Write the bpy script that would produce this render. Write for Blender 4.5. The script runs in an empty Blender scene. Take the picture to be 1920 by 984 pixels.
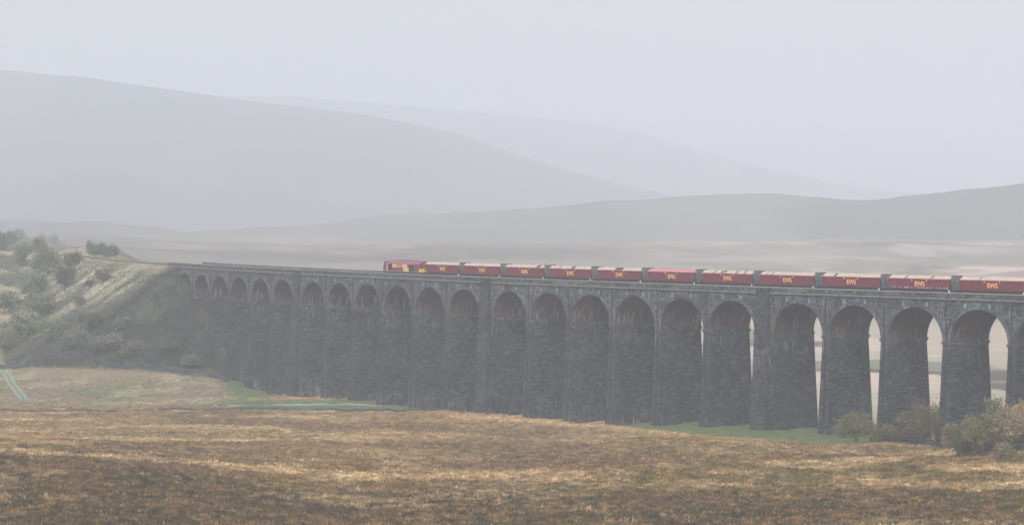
import bpy, math, random
import numpy as np

C = bpy.context.scene.collection
SC = bpy.context.scene
rng = np.random.default_rng(7)
random.seed(7)

# ------------------------------------------------------------------ camera, world, sun, exposure
F = 5430.0            # focal length in photograph pixels (photograph 1920 wide)
HY = 408.8            # row of the horizon
CZ = 50.0             # camera height (m)
cam = bpy.data.cameras.new('camera'); camo = bpy.data.objects.new('camera', cam); C.objects.link(camo)
camo.location = (0, 0, CZ); camo.rotation_euler = (math.pi/2, 0, 0)
cam.sensor_width = 36; cam.lens = F/1920*36; cam.shift_y = -(492-HY)/1920
cam.clip_start = 1; cam.clip_end = 40000
SC.camera = camo
w = bpy.data.worlds.new('World'); SC.world = w; w.use_nodes = True
nt = w.node_tree; bg = nt.nodes['Background']
sky = nt.nodes.new('ShaderNodeTexSky'); sky.sky_type = 'NISHITA'; sky.sun_disc = False
SUN_EL, SUN_AZ = math.radians(45), math.radians(190)      # azimuth clockwise from +Y
sky.sun_elevation = SUN_EL; sky.sun_rotation = SUN_AZ
sky.air_density = 1.0; sky.dust_density = 4.0; sky.ozone_density = 1.0
hs = nt.nodes.new('ShaderNodeHueSaturation'); hs.inputs['Saturation'].default_value = 0.26
nt.links.new(sky.outputs[0], hs.inputs['Color']); nt.links.new(hs.outputs[0], bg.inputs['Color'])
bg.inputs['Strength'].default_value = 0.12
sl = bpy.data.lights.new('sun', 'SUN'); sl.energy = 0.9; sl.angle = math.radians(25); sl.color = (1, .96, .9)
slo = bpy.data.objects.new('sun', sl); C.objects.link(slo)
slo.rotation_euler = (math.pi/2-SUN_EL, 0, math.pi-SUN_AZ)
SC.view_settings.view_transform = 'Standard'; SC.view_settings.look = 'None'
SC.view_settings.exposure = 0.94; SC.view_settings.gamma = 1
SC.cycles.volume_bounces = 1
HAZE = 0.00032

# ------------------------------------------------------------------ noise
_T = rng.random((256, 256))
def vnoise(x, y):
    x = np.asarray(x, float); y = np.asarray(y, float)
    xi = np.floor(x).astype(int); yi = np.floor(y).astype(int)
    fx = x-xi; fy = y-yi; fx = fx*fx*(3-2*fx); fy = fy*fy*(3-2*fy)
    a = _T[xi & 255, yi & 255]; b = _T[(xi+1) & 255, yi & 255]
    c = _T[xi & 255, (yi+1) & 255]; d = _T[(xi+1) & 255, (yi+1) & 255]
    return (a*(1-fx)+b*fx)*(1-fy)+(c*(1-fx)+d*fx)*fy
def fbm(x, y, o=4, ox=0.0):
    s = 0; a = 1; n = 0
    for i in range(o):
        s = s+a*vnoise(x*2**i+ox+17.3*i, y*2**i+ox*1.7+9.1*i); n += a; a *= .55
    return s/n                                             # 0..1, mean .5
def sm(a, b, x): t = np.clip((x-a)/(b-a), 0, 1); return t*t*(3-2*t)

# ------------------------------------------------------------------ the railway's line in plan: s along, t to the side (+ towards the viewer)
K0, TH0, X0, D0 = .000878, .399, -90.4, 826.1
_S = np.arange(-420, 520, 1.0)
_A = TH0+K0*_S
_i0 = int(np.where(_S == 0)[0][0])
def _cum(v):
    c = np.r_[0, np.cumsum((v[1:]+v[:-1])/2)]; return c-c[_i0]
_PX = X0+_cum(np.sin(_A)); _PY = D0+_cum(-np.cos(_A))
GR = .00319
def ztop(s): return CZ-12.70-GR*np.asarray(s, float)       # top of the parapet
def P(s, t, z):
    a = TH0+K0*s
    return (float(np.interp(s, _S, _PX)-math.cos(a)*t), float(np.interp(s, _S, _PY)-math.sin(a)*t), float(z))
def st_of(X, Y):
    s = np.empty(X.shape); t = np.empty(X.shape); n = X.size; Xf = X.ravel(); Yf = Y.ravel(); sf = s.ravel(); tf = t.ravel()
    px = _PX[::4]; py = _PY[::4]; ss = _S[::4]
    for i in range(0, n, 20000):
        j = slice(i, i+20000)
        d = (Xf[j, None]-px)**2+(Yf[j, None]-py)**2
        k = d.argmin(1); a = TH0+K0*ss[k]
        dx = Xf[j]-px[k]; dy = Yf[j]-py[k]
        sf[j] = ss[k]+np.sin(a)*dx-np.cos(a)*dy; tf[j] = -np.cos(a)*dx-np.sin(a)*dy
    return sf.reshape(X.shape), tf.reshape(X.shape)
def front_D(x, t=7.5):                                     # distance of the viaduct's front along photo column x
    s = np.arange(-30, 400, 1.0); q = np.array([P(v, t, 0) for v in s])
    return np.interp(x, 960+F*q[:, 0]/q[:, 1], q[:, 1])

# ------------------------------------------------------------------ the land's height
ctl = []
def cp(x, D, y=None, z=None):
    if z is None: z = CZ-(y-HY)*D/F
    ctl.append((x, D, z))
for x in (-1500, -300, 0, 300, 600, 900, 1200, 1500, 1800, 2300, 3500):
    cp(x, 6, z=46.5); cp(x, 20, z=44); cp(x, 60, z=38); cp(x, 200, z=22); cp(x, 320, z=10.5)
for x, y, D in ((-300, 984, 372), (-300, 900, 430), (-300, 842, 475), (-300, 800, 600), (-300, 765, 690), (-300, 730, 760), (-300, 690, 850),
                (0, 984, 372), (0, 900, 425), (0, 846, 468), (0, 800, 600), (0, 768, 690), (0, 730, 760), (0, 684, 848),
                (300, 984, 380), (300, 915, 420), (300, 872, 455), (300, 830, 540), (300, 800, 600), (300, 768, 685), (300, 735, 745), (300, 694, 815),
                (600, 984, 388), (600, 917, 432), (600, 870, 487), (600, 830, 545), (600, 800, 600), (600, 768, 670), (600, 750, 705),
                (900, 984, 390), (900, 920, 438), (900, 870, 488), (900, 830, 545), (900, 798, 600),
                (1200, 984, 390), (1200, 920, 438), (1200, 870, 485), (1200, 830, 535), (1500, 984, 390), (1500, 920, 436), (1500, 865, 485),
                (1800, 984, 388), (1800, 920, 432), (1800, 870, 472), (2300, 984, 385), (2300, 900, 440), (3500, 984, 385), (3500, 880, 470)):
    cp(x, D, y=y)
for x, y in ((425, 712), (500, 741), (600, 748), (700, 758), (770, 768), (840, 776), (920, 784), (1060, 794), (1150, 801),
             (1300, 800), (1430, 807), (1560, 818), (1700, 832), (1900, 848)):
    D = float(front_D(x)); cp(x, D, y=y); cp(x, D+40, z=CZ-(y-HY)*D/F)
for x in (1200, 1500, 1800, 2300, 3500):
    cp(x, 800, z=8); cp(x, 1000, z=7); cp(x, 1300, z=8)
cp(2300, 560, z=9); cp(3500, 560, z=9)
for x in (700, 1200, 1800, 2300, 3500):
    cp(x, 1600, z=13); cp(x, 2000, y=505); cp(x, 2600, y=459); cp(x, 3200, z=26); cp(x, 9500, z=20)
for x in (600, 900): cp(x, 900, z=10); cp(x, 1200, z=12)
for x, D, y in ((-300, 930, 600), (0, 930, 590), (0, 1050, 505), (150, 1080, 490), (0, 1300, 462), (0, 2000, 438), (300, 1300, 505), (300, 2000, 492),
                (-300, 1300, 455), (-300, 2000, 430), (300, 2600, 462), (0, 2600, 432), (-1500, 600, 800), (-1500, 1000, 560), (-1500, 2000, 420)):
    cp(x, D, y=y)
for x in (-1500, -300, 0, 300): cp(x, 3200, z=30); cp(x, 9500, z=20)
ctl = np.array(ctl)
def uv_(x, D): return np.asarray(x, float)/900, np.log(np.asarray(D, float)/400)*3.2
_cu, _cv = uv_(ctl[:, 0], ctl[:, 1])
def _phi(r2): return .5*r2*np.log(r2+1e-9)
_n = len(ctl)
_M = np.zeros((_n+3, _n+3)); _M[:_n, :_n] = _phi((_cu[:, None]-_cu)**2+(_cv[:, None]-_cv)**2)+np.eye(_n)*1e-3
_M[:_n, _n] = 1; _M[:_n, _n+1] = _cu; _M[:_n, _n+2] = _cv; _M[_n:, :_n] = _M[:_n, _n:].T
_W = np.linalg.solve(_M, np.r_[ctl[:, 2], 0, 0, 0])
def base_z(x, D):
    u, v = uv_(x, D); sh = u.shape; u = u.ravel(); v = v.ravel(); o = np.empty(u.size)
    for i in range(0, u.size, 20000):
        j = slice(i, i+20000)
        o[j] = _phi((u[j, None]-_cu)**2+(v[j, None]-_cv)**2)@_W[:_n]+_W[_n]+_W[_n+1]*u[j]+_W[_n+2]*v[j]
    return o.reshape(sh)
def ground(X, Y, parts=False):
    X = np.asarray(X, float); Y = np.maximum(np.asarray(Y, float), 5)
    x = 960+F*X/Y
    z = base_z(np.clip(x, -1600, 3600), Y)
    z = z+(fbm(X/38, Y/38, 3)-.5)*1.3*sm(300, 380, Y)*(1-sm(1200, 1800, Y))+(fbm(X/220, Y/220, 4, 5)-.5)*9*sm(1500, 2300, Y)
    s, t = st_of(X, Y)
    near = (Y > 450) & (Y < 1300)
    z = z+np.exp(-((t-19-3*np.sin(s/17))/6.5)**2)*(1.25*sm(50, 90, s)*sm(300, 262, s)+.45*sm(262, 300, s))*(.75+.5*fbm(s/25, t/25, 2, 4))*near
    zt = ztop(np.clip(s, -400, 390))-1.15
    ds = np.where(s < 190, np.maximum(0, s+.5), np.maximum(0, 385-s))
    dt = np.maximum(0, np.abs(t)-5.6)
    dist = np.hypot(ds*np.where(s < 190, .88, 1), dt)
    gul = (fbm(s/7.0+t*.02, t/60, 3, 3)-.5)*4.5*sm(2, 14, dist)*sm(40, 18, dist)
    e = zt-.74*dist+gul+(fbm(X/5, Y/5, 2, 8)-.5)*1.2*sm(1, 6, dist)
    e = np.where(near, e, -100)
    zz = np.logaddexp(z/1.0, e/1.0)*1.0
    # hummocks and tussocks
    amp = sm(330, 380, Y)*(1-sm(1000, 1500, Y))*np.where(e > z, .3, 1)
    zz = zz+amp*((fbm(X/3.2, Y/3.2, 3, 2)-.5)*.75)
    if parts: return zz, s, t, (e > z-.5), dist
    return zz
def at(x, y, D): return ((x-960)*D/F, D, CZ-(y-HY)*D/F)
def hit(x, y, lo=380, hi=1000):                            # where the sight line through photo (x,y) meets the land
    D = np.arange(lo, hi, .5); X = (x-960)*D/F; z = ground(X, D); zz = CZ-(y-HY)*D/F
    k = np.where(zz <= z)[0]; k = k[0] if len(k) else len(D)-1
    return float(X[k]), float(D[k]), float(z[k])

# ------------------------------------------------------------------ object helpers
def tag(o, label=None, cat=None, group=None, kind=None):
    if label: o['label'] = label
    if cat: o['category'] = cat
    if group: o['group'] = group
    if kind: o['kind'] = kind
    return o
def empty(name, loc=(0, 0, 0), rz=0, **k):
    o = bpy.data.objects.new(name, None); C.objects.link(o); o.location = loc; o.rotation_euler = (0, 0, rz); o.empty_display_size = .5
    return tag(o, **k)
class MB:
    def __init__(s): s.v = []; s.f = []; s.uv = []; s.m = []
    def face(s, pts, uvs=None, mi=0):
        n = len(s.v); s.v += [tuple(p) for p in pts]; s.f.append(tuple(range(n, n+len(pts))))
        s.uv += list(uvs) if uvs else [(p[0]+p[1], p[2]) for p in pts]; s.m.append(mi)
    def hexa(s, c, mi=0):                                  # 8 corners: bottom 4 ccw, top 4
        for q in ((3, 2, 1, 0), (4, 5, 6, 7), (0, 1, 5, 4), (1, 2, 6, 5), (2, 3, 7, 6), (3, 0, 4, 7)):
            p = [c[i] for i in q]
            if q in ((3, 2, 1, 0), (4, 5, 6, 7)): uv = [(a[0], a[1]) for a in p]
            else:
                L = math.dist(p[0][:2], p[1][:2]); u0 = p[0][0]*.6+p[0][1]*.8
                uv = [(u0, p[0][2]), (u0+L, p[1][2]), (u0+L, p[2][2]), (u0, p[3][2])]
            s.face(p, uv, mi)
    def box(s, a, b, mi=0):
        (x0, y0, z0), (x1, y1, z1) = a, b
        s.hexa([(x0, y0, z0), (x1, y0, z0), (x1, y1, z0), (x0, y1, z0), (x0, y0, z1), (x1, y0, z1), (x1, y1, z1), (x0, y1, z1)], mi)
    def prism(s, poly, y0, y1, mi=0):                      # polygon in (x,z), extruded in y
        n = len(poly)
        s.face([(x, y0, z) for x, z in poly], None, mi); s.face([(x, y1, z) for x, z in reversed(poly)], None, mi)
        for i in range(n):
            (xa, za), (xb, zb) = poly[i], poly[(i+1) % n]
            s.face([(xb, y0, zb), (xa, y0, za), (xa, y1, za), (xb, y1, zb)], None, mi)
    def cyl(s, c, r, h, axis='y', n=14, mi=0, r2=None):
        r2 = r if r2 is None else r2; A = []; B = []
        for i in range(n):
            a = 2*math.pi*i/n; u, v = math.cos(a), math.sin(a)
            if axis == 'y': A.append((c[0]+u*r, c[1]-h/2, c[2]+v*r)); B.append((c[0]+u*r2, c[1]+h/2, c[2]+v*r2))
            elif axis == 'z': A.append((c[0]+u*r, c[1]+v*r, c[2]-h/2)); B.append((c[0]+u*r2, c[1]+v*r2, c[2]+h/2))
            else: A.append((c[0]-h/2, c[1]+u*r, c[2]+v*r)); B.append((c[0]+h/2, c[1]+u*r2, c[2]+v*r2))
        s.face(A[::-1], None, mi); s.face(B, None, mi)
        for i in range(n): j = (i+1) % n; s.face([A[i], A[j], B[j], B[i]], None, mi)
    def tube(s, pts, rs, n=6, mi=0):
        rings = []
        for i, p in enumerate(pts):
            a = np.array(pts[max(0, i-1)], float); b = np.array(pts[min(len(pts)-1, i+1)], float); d = b-a; d /= (np.linalg.norm(d)+1e-9)
            e = np.cross(d, (0, 0, 1)) if abs(d[2]) < .95 else np.cross(d, (1, 0, 0)); e /= np.linalg.norm(e); g = np.cross(d, e)
            rings.append([tuple(np.array(p)+rs[i]*(math.cos(2*math.pi*k/n)*e+math.sin(2*math.pi*k/n)*g)) for k in range(n)])
        for i in range(len(rings)-1):
            for k in range(n):
                j = (k+1) % n; s.face([rings[i][k], rings[i][j], rings[i+1][j], rings[i+1][k]], None, mi)
        s.face(rings[-1], None, mi)
    def build(s, name, mats, parent=None, weld=False, smooth=False, bevel=0):
        me = bpy.data.meshes.new(name); me.from_pydata(s.v, [], s.f)
        ul = me.uv_layers.new(name='UVMap'); ul.data.foreach_set('uv', np.array(s.uv, 'f').ravel())
        mats = mats if isinstance(mats, (list, tuple)) else [mats]
        for m in mats: me.materials.append(m)
        me.polygons.foreach_set('material_index', s.m)
        if smooth: me.polygons.foreach_set('use_smooth', [True]*len(s.f))
        me.update()
        o = bpy.data.objects.new(name, me); C.objects.link(o)
        if parent: o.parent = parent
        if bevel:
            b = o.modifiers.new('bevel', 'BEVEL'); b.width = bevel; b.segments = 2; b.limit_method = 'ANGLE'
            wd = o.modifiers.new('weld', 'WELD'); wd.merge_threshold = .0005
            o.modifiers.move(1, 0)
        return o
def np_mesh(name, V, Fq, mats, col=None, parent=None, smooth=True):
    me = bpy.data.meshes.new(name); k = Fq.shape[1]
    me.vertices.add(len(V)); me.vertices.foreach_set('co', V.astype('f').ravel())
    me.loops.add(Fq.size); me.loops.foreach_set('vertex_index', Fq.astype('i').ravel())
    me.polygons.add(len(Fq)); me.polygons.foreach_set('loop_start', np.arange(0, Fq.size, k, dtype='i'))
    me.polygons.foreach_set('loop_total', np.full(len(Fq), k, 'i'))
    me.update(calc_edges=True)
    if smooth: me.polygons.foreach_set('use_smooth', np.ones(len(Fq), bool))
    if col is not None:
        a = me.color_attributes.new('col', 'FLOAT_COLOR', 'POINT')
        a.data.foreach_set('color', np.c_[col, np.ones(len(V))].astype('f').ravel())
    me.materials.append(mats); me.validate()
    o = bpy.data.objects.new(name, me); C.objects.link(o)
    if parent: o.parent = parent
    return o

# ------------------------------------------------------------------ materials
def newmat(name):
    m = bpy.data.materials.new(name); m.use_nodes = True; n = m.node_tree.nodes; return m, n, m.node_tree.links, n['Principled BSDF']
def noise_n(n, l, vec, scale, detail=4, rough=.6):
    t = n.new('ShaderNodeTexNoise'); t.inputs['Scale'].default_value = scale; t.inputs['Detail'].default_value = detail; t.inputs['Roughness'].default_value = rough
    if vec is not None: l.new(vec, t.inputs['Vector'])
    return t.outputs['Fac']
def ramp(n, l, fac, stops):
    r = n.new('ShaderNodeValToRGB'); l.new(fac, r.inputs[0]); e = r.color_ramp.elements
    while len(e) < len(stops): e.new(.5)
    for q, (p, c) in zip(e, stops):
        q.position = p; q.color = (*c, 1) if len(c) == 3 else c
    return r.outputs['Color']
def mix(n, l, fac, a, b, mode='MIX'):
    m = n.new('ShaderNodeMix'); m.data_type = 'RGBA'; m.blend_type = mode
    for sock, v in ((m.inputs[0], fac), (m.inputs[6], a), (m.inputs[7], b)):
        if hasattr(v, 'links'): l.new(v, sock)
        elif isinstance(v, (int, float)): sock.default_value = v
        else: sock.default_value = (*v, 1)
    return m.outputs[2]
def mth(n, l, op, a, b=None, c=None, clamp=False):
    m = n.new('ShaderNodeMath'); m.operation = op; m.use_clamp = clamp
    for i, v in enumerate((a, b, c)):
        if v is None: continue
        if hasattr(v, 'links'): l.new(v, m.inputs[i])
        else: m.inputs[i].default_value = v
    return m.outputs[0]
def mapping(n, l, vec, scale):
    m = n.new('ShaderNodeMapping'); m.inputs['Scale'].default_value = scale; l.new(vec, m.inputs['Vector']); return m.outputs[0]
def plain(name, c, rough=.6, metal=0, var=.15, scale=3.0, dirt=None):
    m, n, l, b = newmat(name); tc = n.new('ShaderNodeTexCoord')
    f = noise_n(n, l, tc.outputs['Object'], scale)
    col = ramp(n, l, f, [(.3, [x*(1-var) for x in c]), (.7, [min(1, x*(1+var)) for x in c])])
    if dirt:
        f2 = noise_n(n, l, mapping(n, l, tc.outputs['Object'], (3, 3, .6)), 1.3, 5, .7)
        msk = ramp(n, l, f2, [(.45, (0, 0, 0)), (.75, (.6, .6, .6))]); col = mix(n, l, msk, col, dirt)
    l.new(col, b.inputs['Base Color']); b.inputs['Roughness'].default_value = rough; b.inputs['Metallic'].default_value = metal
    b.inputs['Specular IOR Level'].default_value = .3
    return m
def attr_mat(name, rough=.95, fine=2.5, amt=.35, bump=.3):
    m, n, l, b = newmat(name); a = n.new('ShaderNodeAttribute'); a.attribute_name = 'col'
    tc = n.new('ShaderNodeTexCoord'); f = noise_n(n, l, tc.outputs['Object'], fine, 5, .7)
    g = ramp(n, l, f, [(.3, (1-amt,)*3), (.7, (1+amt,)*3)])
    c = mix(n, l, 1.0, a.outputs['Color'], g, 'MULTIPLY'); l.new(c, b.inputs['Base Color'])
    b.inputs['Roughness'].default_value = rough; b.inputs['Specular IOR Level'].default_value = .1
    if bump:
        bp = n.new('ShaderNodeBump'); bp.inputs['Strength'].default_value = bump; bp.inputs['Distance'].default_value = .3
        l.new(f, bp.inputs['Height']); l.new(bp.outputs[0], b.inputs['Normal'])
    return m
def stone(name, base=.055, brick=False, lime=.5, limez=None, red=0, course=.42, length=.95, lt=.50, tint=(.90, 1.02, 1.22)):
    """coursed blackened gritstone; UV in metres; lime = strength of pale drips"""
    m, n, l, b = newmat(name); uvn = n.new('ShaderNodeTexCoord'); uv = uvn.outputs['UV']; ob = uvn.outputs['Object']
    br = n.new('ShaderNodeTexBrick'); l.new(uv, br.inputs['Vector'])
    br.inputs['Scale'].default_value = 1; br.inputs['Brick Width'].default_value = length; br.inputs['Row Height'].default_value = course
    br.inputs['Mortar Size'].default_value = .035; br.inputs['Mortar Smooth'].default_value = .4; br.inputs['Bias'].default_value = 0
    t = [base*x for x in tint]
    br.inputs['Color1'].default_value = (*[x*.4 for x in t], 1); br.inputs['Color2'].default_value = (*[x*2.0 for x in t], 1)
    br.inputs['Mortar'].default_value = (*[x*.45 for x in t], 1)
    f = noise_n(n, l, ob, .35, 6, .65)
    col = mix(n, l, 1.0, br.outputs['Color'], ramp(n, l, f, [(.32, (.5,)*3), (.68, (1.6,)*3)]), 'MULTIPLY')
    f = noise_n(n, l, ob, 2.4, 4, .7)
    col = mix(n, l, 1.0, col, ramp(n, l, f, [(.3, (.7,)*3), (.72, (1.45,)*3)]), 'MULTIPLY')
    f = noise_n(n, l, mapping(n, l, uv, (.22, 2.0, 1)), 1.0, 4, .7)
    col = mix(n, l, 1.0, col, ramp(n, l, f, [(.36, (.75,)*3), (.64, (1.3,)*3)]), 'MULTIPLY')
    # green-brown moss tint
    f = noise_n(n, l, ob, .16, 3, .6)
    col = mix(n, l, ramp(n, l, f, [(.45, (0, 0, 0)), (.7, (.45,)*3)]), col, (.055, .058, .040))
    if red:
        f = noise_n(n, l, ob, .12, 3, .6)
        col = mix(n, l, ramp(n, l, f, [(.36, (red*.25,)*3), (.6, (red,)*3)]), col, (.16, .085, .065))
    if lime:
        sx = n.new('ShaderNodeSeparateXYZ'); l.new(uv, sx.inputs[0])
        st = noise_n(n, l, mapping(n, l, uv, (2.6, .22, 1)), 1.0, 5, .75)
        st = ramp(n, l, st, [(lt, (0, 0, 0)), (lt+.13, (1, 1, 1))])
        bl = noise_n(n, l, mapping(n, l, uv, (.12, .12, 1)), 1.0, 3, .6)
        bl = ramp(n, l, bl, [(.38, (0, 0, 0)), (.56, (1, 1, 1))])
        k = mix(n, l, 1.0, st, bl, 'MULTIPLY')
        fz = None
        if limez:
            for z0, z1, z2, z3 in limez:                   # rises z0..z1, falls z2..z3 (v coordinate: metres)
                a = mth(n, l, 'MULTIPLY', mth(n, l, 'DIVIDE', mth(n, l, 'SUBTRACT', sx.outputs['Y'], z0), z1-z0, clamp=True),
                        mth(n, l, 'DIVIDE', mth(n, l, 'SUBTRACT', z3, sx.outputs['Y']), z3-z2, clamp=True))
                fz = a if fz is None else mth(n, l, 'MAXIMUM', fz, a)
            k = mth(n, l, 'MULTIPLY', k, fz)
        k = mth(n, l, 'MULTIPLY', k, lime)
        col = mix(n, l, k, col, (.34, .33, .32))
    l.new(col, b.inputs['Base Color']); b.inputs['Roughness'].default_value = .92; b.inputs['Specular IOR Level'].default_value = .15
    bp = n.new('ShaderNodeBump'); bp.inputs['Strength'].default_value = .8; bp.inputs['Distance'].default_value = .12
    h = mth(n, l, 'ADD', mth(n, l, 'MULTIPLY', br.outputs['Fac'], -1.0), noise_n(n, l, ob, 3.0, 4, .7)); l.new(h, bp.inputs['Height'])
    l.new(bp.outputs[0], b.inputs['Normal'])
    return m
M_front = stone('gritstone_spandrel', .054, lime=.5)
M_pier = stone('gritstone_pier', .034, lime=1.0, lt=.52, limez=[(19, 23, 24, 24.6), (-8, -6, 2, 7)])
M_barrel = stone('brick_barrel', .028, lime=1.0, red=.5, course=.25, length=.5, limez=[(-1, -.2, 2.0, 4.6)])  # brick base darkened, the soffits' shade put into the colour
M_ring = stone('gritstone_voussoir', .062, lime=.3, course=.5, length=.8)
M_cope = plain('pale_coping', (.21, .22, .19), .9, var=.35, scale=1.2)  # much paler than the parapet walls
M_string = plain('weathered_string_course', (.13, .135, .12), .9, var=.3, scale=1.2)
M_drain = plain('iron_downpipe', (.018, .02, .022), .7)
M_green = plain('green_mineral_stain', (.12, .26, .25), .9, var=.35, scale=4)
M_lime = plain('pale_lime_run', (.30, .30, .29), .9, var=.5, scale=3)
M_wall = stone('dry_stone', .06, lime=0, course=.18, length=.4)
M_ballast = plain('ballast', (.12, .11, .10), .95, var=.4, scale=8)
M_rail = plain('rusty_rail', (.10, .06, .045), .5, .6)
M_ground = attr_mat('moor_ground', fine=1.8, amt=.3, bump=.5)
M_tuft = attr_mat('grass_tuft', fine=.8, amt=.2, bump=0)
M_hill = attr_mat('hill_ground', fine=.02, amt=.12, bump=0)
M_leaf = attr_mat('leaves', fine=1.0, amt=.2, bump=0)
M_bark = plain('bark', (.06, .055, .045), .9, var=.3)
M_maroon = plain('maroon_paint', (.165, .026, .046), .5, dirt=(.16, .075, .08), var=.12)
M_maroonroof = plain('faded_maroon_roof', (.27, .10, .14), .6, var=.12)
M_cream = plain('dusty_cream_panel', (.43, .36, .30), .8, var=.14, scale=1.2)
M_pinkrim = plain('faded_rim', (.42, .20, .20), .7, var=.2)
M_gold = plain('gold_lettering', (.95, .50, .16), .5, var=.05)
M_goldf = plain('faded_gold_band', (.62, .42, .17), .5, var=.12)
M_endgrey = plain('galvanised_grey', (.17, .18, .19), .6, .2, var=.3, scale=2.5, dirt=(.07, .07, .075))
M_dark = plain('dark_underframe', (.025, .025, .027), .7, var=.3)
M_wheel = plain('wheel_steel', (.05, .045, .04), .5, .6)
M_white = plain('white_fitting', (.6, .6, .58), .6)
M_window = plain('cab_glass', (.02, .025, .03), .15)
M_yellow = plain('yellow_end', (.62, .42, .06), .5, var=.1)

# ------------------------------------------------------------------ ground: one sheet, its colour = what grows there, plus shade on the railway bank
xs = np.concatenate([np.linspace(-5200, -400, 50)[:-1], np.arange(-400, 2320, 5.0), np.linspace(2320, 7100, 50)[1:]])
Ds = np.concatenate([np.array([6, 15, 30, 50, 80, 120, 160, 200, 240, 280, 310, 330, 345]), np.arange(355, 560, .55), np.arange(560, 960, 1.0),
                     np.geomspace(962, 9400, 190)])
gx, gD = np.meshgrid(xs, Ds)
GX = (gx-960)*gD/F; GY = gD
def poly(xv, yv, x): return np.interp(x, xv, yv)
def land_colour(X, Y, z, s, t, emb, dist):
    """colour of the plants and soil at each place, with shade mixed in on the bank"""
    x = 960+F*X/Y; y = HY+(CZ-z)*F/Y
    c = lambda *v: np.array(v)[None, :]
    n1 = fbm(X/23, Y/30, 4, 11); n2 = fbm(X/9, Y/13, 4, 23); n3 = fbm(X/2.2, Y/2.2, 3, 31); n4 = fbm(X/60, Y/60, 3, 41)
    def lerp(a, b, k): k = np.clip(k, 0, 1)[:, None]; return a*(1-k)+b*k
    russet = c(.165, .098, .036); olive = c(.115, .092, .030); straw = c(.41, .31, .19); dark = c(.045, .042, .018); tan = c(.28, .205, .125)
    heath = c(.125, .080, .052)
    col = lerp(russet, olive, sm(.42, .60, n1))
    col = lerp(col, tan, sm(.48, .62, n2)*.75)
    far = sm(450, 600, Y); col = lerp(col, tan*1.1, far*.5)
    col = lerp(col, heath, sm(.56, .66, fbm(X/31, Y/40, 3, 71))*.7)
    streak = sm(.545, .62, fbm(X/26, Y/15, 4, 53)+.10*(n3-.5)+.05*(n2-.5))*sm(.35, .55, fbm(X/90, Y/60, 2, 88)+.04)
    col = lerp(col, straw, streak*.85)
    # long pale band of bleached grass and the pale slope beyond the near rise
    yb = poly([-200, 700, 900, 1100, 1400, 1700, 2000], [880, 890, 898, 903, 904, 902, 908], x)+(n2-.5)*22
    band = np.exp(-((y-yb)/7)**2)*sm(560, 760, x); col = lerp(col, straw, band*.22*sm(.46, .54, n1)*sm(.40, .60, n2))
    yb = poly([-200, 0, 250, 500, 700], [822, 830, 846, 880, 905], x)+(n2-.5)*16
    band = np.exp(-((y-yb)/13)**2)*(1-sm(450, 760, x)); col = lerp(col, straw, band*.35*sm(.42, .56, n2))
    near = sm(poly([0, 330, 600, 900, 1400, 1920], [848, 878, 925, 915, 918, 915], x)-6, poly([0, 330, 600, 900, 1400, 1920], [848, 878, 925, 915, 918, 915], x)+10, y+(n2-.5)*30); col = lerp(col, lerp(olive*.8, russet*.85, sm(.42, .58, n2+.08*np.clip((x-500)/900, -1, 1))), near*.7*(1-streak*.6))
    hum = sm(.58, .68, n3); col = lerp(col, dark, hum*(.55+.35*near))
    col = lerp(col, straw*.9, sm(.60, .74, fbm(X/1.3, Y/1.3, 2, 77))*.35)
    crest = np.exp(-((y-poly([800, 900, 1150, 1300], [776, 781, 800, 815], x))/5)**2)*sm(820, 850, x)*sm(1400, 1200, x)*(Y > 520)
    col = lerp(col, c(.46, .33, .21), crest*.6)
    tus = sm(.56, .66, fbm(X/1.5, Y/1.9, 2, 123)); col = lerp(col, dark*1.3, tus*(.25+.45*near))
    col = col*np.array([[1.0, .925, .79]])*(1-.22*near[:, None])
    # left field, paler and greener
    fld = sm(765, 755, y)*sm(560, 430, x)*(Y > 600)*sm(1300, 900, Y)
    fcol = lerp(c(.145, .150, .080), c(.195, .155, .10), sm(.42, .58, fbm(X/14, Y/30, 3, 91))); fcol = lerp(fcol, c(.28, .24, .15), sm(.55, .66, n2)*.7)
    col = lerp(col, fcol, fld*.95)
    # mown green turf near the piers
    green = c(.085, .112, .048)
    yg = poly([1130, 1200, 1300, 1430, 1560, 1680], [795, 803, 814, 823, 832, 831], x)+(n2-.5)*5
    g = sm(1, -2, y-yg)*sm(1140, 1170, x)*sm(1690, 1600, x)*(Y > 480)*(Y < 700)
    ya = poly([380, 500, 640, 850], [748, 750, 749, 768], x)+(n2-.5)*5; g2 = sm(-2, 2, y-ya)*sm(771, 766, y)*sm(380, 470, x)*sm(870, 780, x)*(Y > 600)
    g3 = sm(405, 450, x+(n2-.5)*60)*sm(520, 490, x)*sm(752, 742, y+(n2-.5)*12)*(Y > 600)*(Y < 800)
    gg = np.maximum(np.maximum(g, g2), g3)
    g5 = sm(560, 700, Y)*0
    col = lerp(col, lerp(green, c(.11, .14, .06), sm(.4, .6, n3)), gg)
    # railway bank: pale straw ribs, dark scrub and scree between
    rib = fbm(s/5.5+t*.05, t/70, 4, 61)
    bank = lerp(c(.085, .095, .07), c(.17, .165, .12), sm(.35, .6, fbm(X/9, Y/9, 3, 19)))
    ribm = sm(.47, .56, rib)*sm(38, 14, dist)*sm(20, -15, s)
    bank = lerp(bank, c(.38, .345, .25), ribm*.8)
    bank = lerp(bank, c(.24, .20, .13), sm(5, 1, dist)*.8)
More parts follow.
